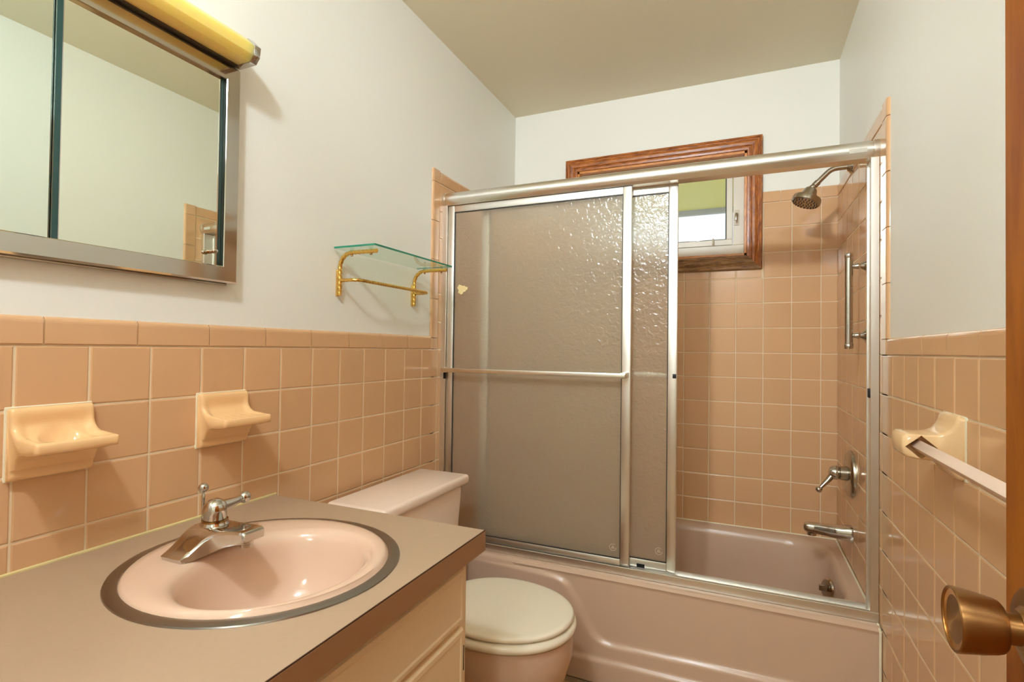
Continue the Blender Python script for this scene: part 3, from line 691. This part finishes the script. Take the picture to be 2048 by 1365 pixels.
add_loft(bm, [rrect(X0, X1, Y0, Y1, 0.002, ZT-0.02), rrect(X0, X1, Y0, Y1, 0.004, ZT), rrect(X0+0.09, X1-0.030, Y0+0.075, Y1-0.038, 0.13, ZT-0.001), rrect(X0+0.105, X1-0.040, Y0+0.085, Y1-0.048, 0.14, ZT-0.004), rrect(X0+0.118, X1-0.048, Y0+0.093, Y1-0.056, 0.145, ZT-0.014),
              rrect(X0+0.128, X1-0.053, Y0+0.098, Y1-0.062, 0.15, ZT-0.035), rrect(X0+0.18, X1-0.068, Y0+0.112, Y1-0.080, 0.16, ZT-0.16), rrect(X0+0.25, X1-0.085, Y0+0.125, Y1-0.10, 0.16, ZT-0.27), rrect(X0+0.30, X1-0.115, Y0+0.15, Y1-0.13, 0.15, ZT-0.315), rrect(X0+0.38, X1-0.20, Y0+0.22, Y1-0.2, 0.12, ZT-0.33)], cap0=False)
# apron with its embossed step
def step_line(x):       # height of the lower border of the raised panel
    zl = 0.178+0.012*sstep(0.7, 1.2, x)
    return zl if x > 0.70 else zl
def raised(x, z):       # 1 inside the raised panel, 0 outside
    zc = 0.178+0.010*sstep(0.72, 1.2, x)
    pts = [(0.0, 0.392), (0.30, 0.384), (0.44, 0.378), (0.50, 0.373), (0.535, 0.365), (0.560, 0.348), (0.580, 0.320), (0.603, 0.275), (0.630, 0.225), (0.650, 0.200), (0.675, 0.184), (0.71, 0.1775), (0.78, 0.180), (1.05, 0.187), (1.5, 0.192)]
    best = 9
    for (xa, za), (xb, zb) in zip(pts, pts[1:]):
        dx, dz = xb-xa, zb-za; t = max(0, min(1, ((x-xa)*dx+(z-za)*dz)/(dx*dx+dz*dz))); q = math.hypot(x-xa-dx*t, z-za-dz*t)
        if q < best: best = q; sgn = 1 if (z-za)*dx-(x-xa)*dz > 0 else -1
    return best*sgn
def apron_y(x, z):
    s = raised(x, z); y = YA+0.012*sstep(-0.010, 0.010, s)
    lo = z-(0.119+0.010*x)
    y -= 0.012*(1-sstep(-0.008, 0.008, lo))
    return y
rows = []
nx = 150
zs = [0.384-(0.384-FL)*k/75 for k in range(76)]
top = [(Y0+0.002, ZT), (YA+0.016, ZT-0.0012), (YA+0.008, ZT-0.0045), (YA+0.0025, ZT-0.0105)]
for (yy, zz) in top: rows.append([V((X0+(X1-X0)*i/nx, yy+(apron_y(X0+(X1-X0)*i/nx, 0.384)-YA)*(0 if yy > YA+0.01 else 0.4), zz)) for i in range(nx+1)])
for z in zs: rows.append([V((X0+(X1-X0)*i/nx, apron_y(X0+(X1-X0)*i/nx, z), z)) for i in range(nx+1)])
add_loft(bm, rows, closed=False, cap0=False, cap1=False)
finish(bm, 'body', M['tub'], tb, angle=55)
ov = lathe('overflow_plate', (W-0.078, 1.715, 0.332), (-0.88, -0.42, 0.15), [(0, 0.036), (0.005, 0.036), (0.009, 0.031), (0.011, 0.0)], M['chrome'], tb)
box('trip_lever', (W-0.110, 1.697, 0.328), (W-0.084, 1.704, 0.350), M['nickel'], ov, 0.002)
bm = bmesh.new()
for a, b in (((0.006, D-0.0066, ZT), (W-0.006, D-0.0066, ZT)), ((W-0.0062, 1.42, ZT), (W-0.0062, D-0.006, ZT)), ((0.0062, 1.42, ZT), (0.0062, D-0.006, ZT)), ((W-0.0062, YA+0.004, FL), (W-0.0062, YA+0.004, ZT-0.01)), ((W-0.0062, YA+0.004, ZT-0.008), (W-0.0062, 1.337, ZT-0.001))):
    add_tube(bm, [a, b], 0.0036, 8)
finish(bm, 'caulk_bead', M['caulk'], tb)

# ------------------------------------------------------------------ shower door
YP, YQ = 1.360, 1.392
fr = thing('shower_door_frame', (W/2, 1.38, ZT), 'aluminium header, jambs and track fixed around the tub opening', 'door frame')
hp = [(1.412, 1.752), (1.412, 1.797), (1.358, 1.7985), (1.347, 1.7965), (1.339, 1.791), (1.3345, 1.782), (1.334, 1.770), (1.3365, 1.760), (1.3425, 1.753), (1.347, 1.7465), (1.376, 1.7465), (1.376, 1.752)]
hdr = prism('header', hp, 'x', 0.003, W-0.003, M['alu_b'], fr)
prism('end_collar', [(y+(0.0015 if y > 1.37 else -0.0015), z+(0.0015 if z > 1.77 else -0.0015)) for y, z in hp], 'x', W-0.0165, W-0.002, M['alu'], hdr)
prism('end_collar', [(y+(0.0015 if y > 1.37 else -0.0015), z+(0.0015 if z > 1.77 else -0.0015)) for y, z in hp], 'x', 0.002, 0.014, M['alu'], hdr)
box('torn_sticker', (1.395, 1.3335, 1.7610), (1.440, 1.3345, 1.7740), M['sticker'], hdr)
def jamb(x0, x1):
    bm = bmesh.new()
    add_box(bm, (x0, 1.345, 0.412), (x1, 1.412, 1.7465), 0.0015, 1)
    for yy in (1.3435, 1.3975): add_box(bm, (min(x0, x1-0.028) if x0 < 0.5 else x0-0.004, yy, 0.412), (x1+(0.004 if x0 < 0.5 else 0), yy+0.003, 1.7465), 0.0006, 1)
    return finish(bm, 'jamb', M['alu'], fr)
jl = jamb(0.003, 0.020); jr = jamb(W-0.020, W-0.003)
box('bumper', (0.0185, 1.3385, 1.052), (0.0245, 1.352, 1.078), M['black'], jl, 0.002)
box('bumper', (W-0.0285, 1.345, 1.045), (W-0.019, 1.362, 1.072), M['black'], jr, 0.002)
tp = [(1.3415, ZT+0.001), (1.3415, ZT+0.0265), (1.3435, ZT+0.0280), (1.3455, ZT+0.0265), (1.3455, ZT+0.006), (1.374, ZT+0.007), (1.374, ZT+0.019), (1.378, ZT+0.019), (1.378, ZT+0.007), (1.408, ZT+0.008), (1.408, ZT+0.022), (1.413, ZT+0.022), (1.413, ZT+0.001)]
prism('bottom_track', tp, 'x', 0.003, W-0.003, M['alu'], fr)

def sliding(name, x0, x1, y, label, wl_, wr, bar_y, group=None):
    th = thing(name, ((x0+x1)/2, y, 0.43), label, 'sliding door', group)
    z0, z1 = ZT+0.0195, 1.7450; h = 0.008; wt = 0.026
    def prof_box(lo, hi, nm):
        return box(nm, lo, hi, M['alu'], th, 0.002, 2)
    prof_box((x0, y-h, z0), (x0+wl_, y+h, z1), 'stile'); prof_box((x1-wr, y-h, z0), (x1, y+h, z1), 'stile')
    prof_box((x0+wl_, y-h+0.0006, z1-wt), (x1-wr, y+h-0.0006, z1), 'top_rail'); prof_box((x0+wl_, y-h+0.0006, z0), (x1-wr, y+h-0.0006, z0+0.030), 'bottom_rail')
    a0, a1, b0, b1 = x0+wl_, x1-wr, z0+0.030, z1-wt
    rect_frame('gasket', a0-0.0005, a1+0.0005, b0-0.0005, b1+0.0005, 0.0032, y-0.0045, y+0.0045, M['gasket'], th, 0)
    gl = box('glass_pane', (a0+0.001, y-0.0022, b0+0.001), (a1-0.001, y+0.0022, b1-0.001), M['hammered'], th)
    # etched maker's roundel in the lower right corner
    mx, mz = a1-0.026, b0+0.036
    bm = bmesh.new()
    add_tube(bm, arc((mx, y-0.0026, mz), (1, 0, 0), (0, 0, 1), 0.0115, 0.9, 0.9+2*PI*0.86, 26), 0.0007, 5)
    add_tube(bm, [(mx-0.006, y-0.0026, mz-0.003), (mx+0.006, y-0.0026, mz-0.003)], 0.0008, 5)
    add_tube(bm, [(mx-0.005, y-0.0026, mz+0.0005), (mx+0.005, y-0.0026, mz+0.0005)], 0.0007, 5)
    add_tube(bm, [(mx-0.003, y-0.0026, mz+0.002), (mx, y-0.0026, mz+0.006), (mx+0.003, y-0.0026, mz+0.002)], 0.0007, 5)
    finish(bm, 'etched_mark', M['etch'], gl)
    # towel bar
    yb, s = bar_y, (1 if bar_y > y else -1); zb = 1.0885
    bar = box('towel_bar', (x0+0.012, yb-0.005, zb-0.0085), (x1-0.006, yb+0.005, zb+0.0085), M['alu_b'], th, 0.003, 3)
    for xa in (x0+0.006, x1-0.024): box('bar_bracket', (xa, min(yb-0.004, y+s*h), zb-0.010), (xa+0.019, max(yb+0.004, y+s*h), zb+0.010), M['alu_b'], bar, 0.002)
    return th, gl
sp, gl1 = sliding('sliding_door', 0.024, 0.7575, YP, 'front sliding obscure-glass door with a long towel bar, at the left', 0.028, 0.030, 1.303, 'obscure-glass sliding doors')
sq, gl2 = sliding('sliding_door', 0.160, 0.9080, YQ, 'rear sliding obscure-glass door, partly hidden behind the front one', 0.034, 0.030, 1.447, 'obscure-glass sliding doors')
# dried paint patch on the front pane
bm = bmesh.new(); pc = V((0.088, YP-0.0026, 1.409)); ring = []
for i in range(18):
    t = 2*PI*i/18; rr = 0.0215*(1+0.22*math.sin(3*t+1)+0.12*math.sin(7*t)); ring.append((rr*math.cos(t), rr*0.82*math.sin(t)))
add_loft(bm, [[pc+V((a, 0.0005, b)) for a, b in ring], [pc+V((a*0.95, -0.0008, b*0.95)) for a, b in ring]])
finish(bm, 'paint_patch', M['patch'], gl1)
box('bottom_guide', (0.779, YQ-0.0092, ZT+0.021), (0.806, YQ-0.0075, ZT+0.034), M['black'], sq)
box('bar_end', (0.894, YQ-0.0105, 1.081), (0.906, YQ-0.0078, 1.096), M['black'], sq, 0.001)

# ------------------------------------------------------------------ shower fittings
sh = thing('fixed_shower', (W, 1.765, 1.855), 'brushed nickel shower head on a curved arm by the tub wall', 'shower')
lathe('flange', (W-0.001, 1.765, 1.855), (-1, 0, 0), [(0, 0.031), (0.003, 0.030), (0.010, 0.022), (0.018, 0.014), (0.020, 0.0)], M['chrome'], sh)
armp = [V((W-0.002, 1.765, 1.855)), V((W-0.035, 1.765, 1.855))]+arc((W-0.045, 1.765, 1.805), (0, 0, 1), (-1, 0, 0), 0.050, 0.2, 0.80, 8)
last = armp[-1]; dv = V((-math.cos(0.80), 0, -math.sin(0.80)))
armp.append(last+dv*0.050)
tube('arm', armp, 0.0095, M['nickel'], sh, 16)
e0 = armp[-1]
lathe('ball_joint', e0-dv*0.008, dv, [(0, 0.0115), (0.016, 0.0115), (0.018, 0.010), (0.026, 0.012), (0.032, 0.010)], M['nickel'], sh, 24)
hv = V((-0.34, -0.13, -0.93)).normalized(); c0 = e0+dv*0.024
hdp = lathe('head', c0, hv, [(-0.004, 0.010), (0.0, 0.019), (0.006, 0.0225), (0.028, 0.0275), (0.033, 0.038), (0.037, 0.0480), (0.045, 0.0500), (0.056, 0.0490), (0.060, 0.0450), (0.061, 0.0)], M['nickel'], sh, 40)
bm = bmesh.new(); a = hv.cross(V((0, 1, 0))).normalized(); b = hv.cross(a); fcn = c0+hv*0.061
for rr, nn in ((0.012, 8), (0.022, 12), (0.033, 18), (0.041, 22)):
    for i in range(nn):
        t = 2*PI*i/nn+rr*40; q = fcn+(a*math.cos(t)+b*math.sin(t))*rr
        add_lathe(bm, q-hv*0.001, hv, [(0, 0.0021), (0.002, 0.0019), (0.0024, 0.0)], 6)
finish(bm, 'nozzles', M['black'], hdp)['kind'] = 'stuff'

sv = thing('shower_valve', (W, 1.748, 0.745), 'round chrome shower valve with a lever handle on the tub wall', 'valve')
VY, VZ = 1.748, 0.742
lathe('escutcheon', (W-0.001, VY, VZ), (-1, 0, 0), [(0, 0.083), (0.008, 0.083), (0.012, 0.081), (0.0165, 0.074), (0.018, 0.0)], M['nickel'], sv, 48)
lathe('sleeve', (W-0.018, VY, VZ), (-1, 0, 0), [(0, 0.026), (0.022, 0.025), (0.023, 0.021), (0.026, 0.0)], M['nickel'], sv)
vh = lathe('handle', (W-0.040, VY, VZ), (-1, 0, 0), [(0, 0.0205), (0.004, 0.024), (0.013, 0.0255), (0.024, 0.0235), (0.033, 0.017), (0.037, 0.0)], M['chrome'], sv)
lp = V((W-0.108, VY-0.022, VZ-0.062))
tube('lever', [V((W-0.062, VY-0.004, VZ-0.006)), V((W-0.080, VY-0.012, VZ-0.030)), lp+V((0.004, 0.001, 0.006))], [0.0115, 0.009, 0.006], M['nickel'], vh, 14)
lathe('lever_ball', lp, (0, 0, 1), ball_prof(0.0115, 12), M['chrome'], vh, 20)

ts = thing('tub_spout', (W, 1.75, 0.53), 'chrome tub spout just above the bathtub rim', 'tub spout')
bm = bmesh.new(); R = []
for x, hw, z0, z1 in ((0.0, 0.030, -0.030, 0.027), (-0.012, 0.029, -0.029, 0.027), (-0.030, 0.0245, -0.025, 0.022), (-0.075, 0.022, -0.020, 0.021), (-0.118, 0.021, -0.016, 0.022), (-0.140, 0.0195, -0.014, 0.0205), (-0.150, 0.0165, -0.010, 0.017), (-0.1535, 0.011, -0.004, 0.011)):
    ring = []
    for i in range(20):
        t = 2*PI*i/20; c, s = math.cos(t), math.sin(t)
        ring.append(V((W-0.001+x, 1.75+hw*math.copysign(abs(c)**0.6, c), 0.530+(z0+z1)/2+(z1-z0)/2*math.copysign(abs(s)**0.6, s))))
    R.append(ring)
add_loft(bm, R); finish(bm, 'body', M['chrome'], ts, angle=50)
lathe('outlet', (W-0.128, 1.75, 0.516), (0, 0, -1), [(0, 0.0155), (0.010, 0.0155), (0.011, 0.013), (0.008, 0.012), (0.006, 0.0)], M['chrome'], ts, 24)

gb = thing('grab_bar', (W, 1.49, 1.19), 'short vertical chrome grab bar on the tiled shower wall', 'grab bar')
GX, GY = W-0.052, 1.508
tube('bar', [(GX, GY, 1.190), (GX, GY, 1.494)], 0.0115, M['chrome'], gb, 20)
for z0_, z1_ in ((1.188, 1.204), (1.480, 1.496)):
    lathe('end_cap', (GX, GY, z0_), (0, 0, 1), [(0, 0.0115), (0.002, 0.0128), (0.014, 0.0128), (0.016, 0.0115)], M['chrome'], gb, 20)
for zp in (1.231, 1.453):
    lathe('post', (W-0.001, GY, zp), (-1, 0, 0), [(0, 0.027), (0.003, 0.026), (0.008, 0.018), (0.014, 0.012), (0.020, 0.0085), (0.026, 0.0105), (0.031, 0.0088), (0.040, 0.0075), (0.050, 0.0080)], M['chrome'], gb, 24)

# ------------------------------------------------------------------ towel bar on the right wall
tw = thing('towel_bar', (W, 0.45, 1.0), 'pale pink square towel bar in sand-coloured ceramic brackets on the right wall', 'towel bar')
BXc, BZc = W-0.0625, 1.0025
def tw_bracket(y0, y1):
    # side profile (distance from wall d, height z), thickness in y swells into the wall plate
    bm = bmesh.new()
    top = [(0.002, 1.062), (0.008, 1.064), (0.013, 1.060), (0.016, 1.050), (0.021, 1.040), (0.030, 1.031), (0.042, 1.0265), (0.058, 1.025), (0.078, 1.0255), (0.090, 1.025), (0.0955, 1.020)]
    bot = [(0.097, 1.006), (0.0955, 0.990), (0.090, 0.983), (0.075, 0.980), (0.058, 0.979), (0.042, 0.977), (0.030, 0.972), (0.021, 0.962), (0.014, 0.952), (0.008, 0.948), (0.002, 0.949)]
    prof = top+bot
    def half(d): return (0.0545 if d < 0.012 else 0.0545-(0.0545-0.042)*sstep(0.012, 0.040, d))
    yc = (y0+y1)/2; R = []
    for q, ins in ((-1, 0.0055), (-0.94, 0.0018), (-0.8, 0.0), (0.8, 0.0), (0.94, 0.0018), (1, 0.0055)):
        ring = []
        for d, z in prof:
            zc = 1.005; k = 1-ins/0.05
            ring.append(V((W-max(0.0, d*0.945-ins*0.8), yc+q*half(d), zc+(z-zc)*k)))
        R.append(ring)
    add_loft(bm, R)
    o = finish(bm, 'bracket', M['ceramic_r'], tw, angle=60)
    return o
for y0 in (0.707, 0.045):
    br = tw_bracket(y0, y0+P)
    yc = y0+P/2
    sg = -1 if y0 > 0.3 else 1
    cb = bmesh.new(); A = [V((BXc+0.0245*c, 0, BZc+0.0215*d)) for c, d in ((1, 0), (0, 1), (-1, 0), (0, -1))]
    yA, yB = yc+sg*0.06, yc+sg*0.014
    add_loft(cb, [[V((p.x, yA, p.z)) for p in A], [V((p.x, yB, p.z)) for p in A]])
    cut_with(br, cb)
    box('caulk', (W-0.0032, y0-0.005, 0.948), (W+0.002, y0+P+0.002, 1.0635), M['caulk'], br, 0.001)
h = 0.0120
bm = bmesh.new()
A = [(BXc+h*c, BZc+h*d) for c, d in ((1, 0), (0, 1), (-1, 0), (0, -1))]
add_loft(bm, [[V((x, 0.115, z)) for x, z in A], [V((x, 0.747, z)) for x, z in A]])
bmesh.ops.bevel(bm, geom=list(bm.edges), offset=0.0009, segments=2, profile=0.5, affect='EDGES')
finish(bm, 'bar', M['bar_plastic'], tw)

# ------------------------------------------------------------------ door
DXF, DYE = 1.3287, 0.150
dr = thing('door_1', (DXF, YF, FL), 'varnished wooden door standing open along the right wall', 'door', kind='structure')
box('slab', (DXF, YF+0.06, FL+0.012), (DXF+0.035, DYE, 2.03), M['door'], dr, 0.0015, 2)
KZ, KY = 0.950, 0.095
KD = 0.0015
kn = lathe('knob', (DXF, KY, KZ), (-1, 0, 0), [(0.010, 0.0122), (0.0205, 0.0125), (0.0212, 0.0150), (0.0222, 0.0185), (0.0240, 0.0205), (0.0275, 0.0218), (0.036, 0.0236), (0.046, 0.0252), (0.0530, 0.0263), (0.0545, 0.0262), (0.0552, 0.0252), (0.0545, 0.0240), (0.0530, 0.0238)], M['brass_knob'], dr, 56)
lathe('face', (DXF, KY, KZ), (-1, 0, 0), [(0.0515, 0.0241), (0.0538, 0.0240), (0.0525, 0.016), (0.0508, 0.006), (0.0512, 0.0045), (0.0526, 0.0035), (0.0528, 0.0)], M['brass_face'], kn, 48)
lathe('rose', (DXF, KY, KZ), (-1, 0, 0), [(0, 0.034), (0.003, 0.034), (0.006, 0.030), (0.0075, 0.019), (0.0105, 0.0158), (0.0118, 0.0150), (0.012, 0.0)], M['brass_knob'], kn, 40)
for zz in (0.25, 1.05, 1.80): tube('hinge', [(DXF-0.004, YF+0.055, zz-0.045), (DXF-0.004, YF+0.055, zz+0.045)], 0.006, M['brass_old'], dr, 10)
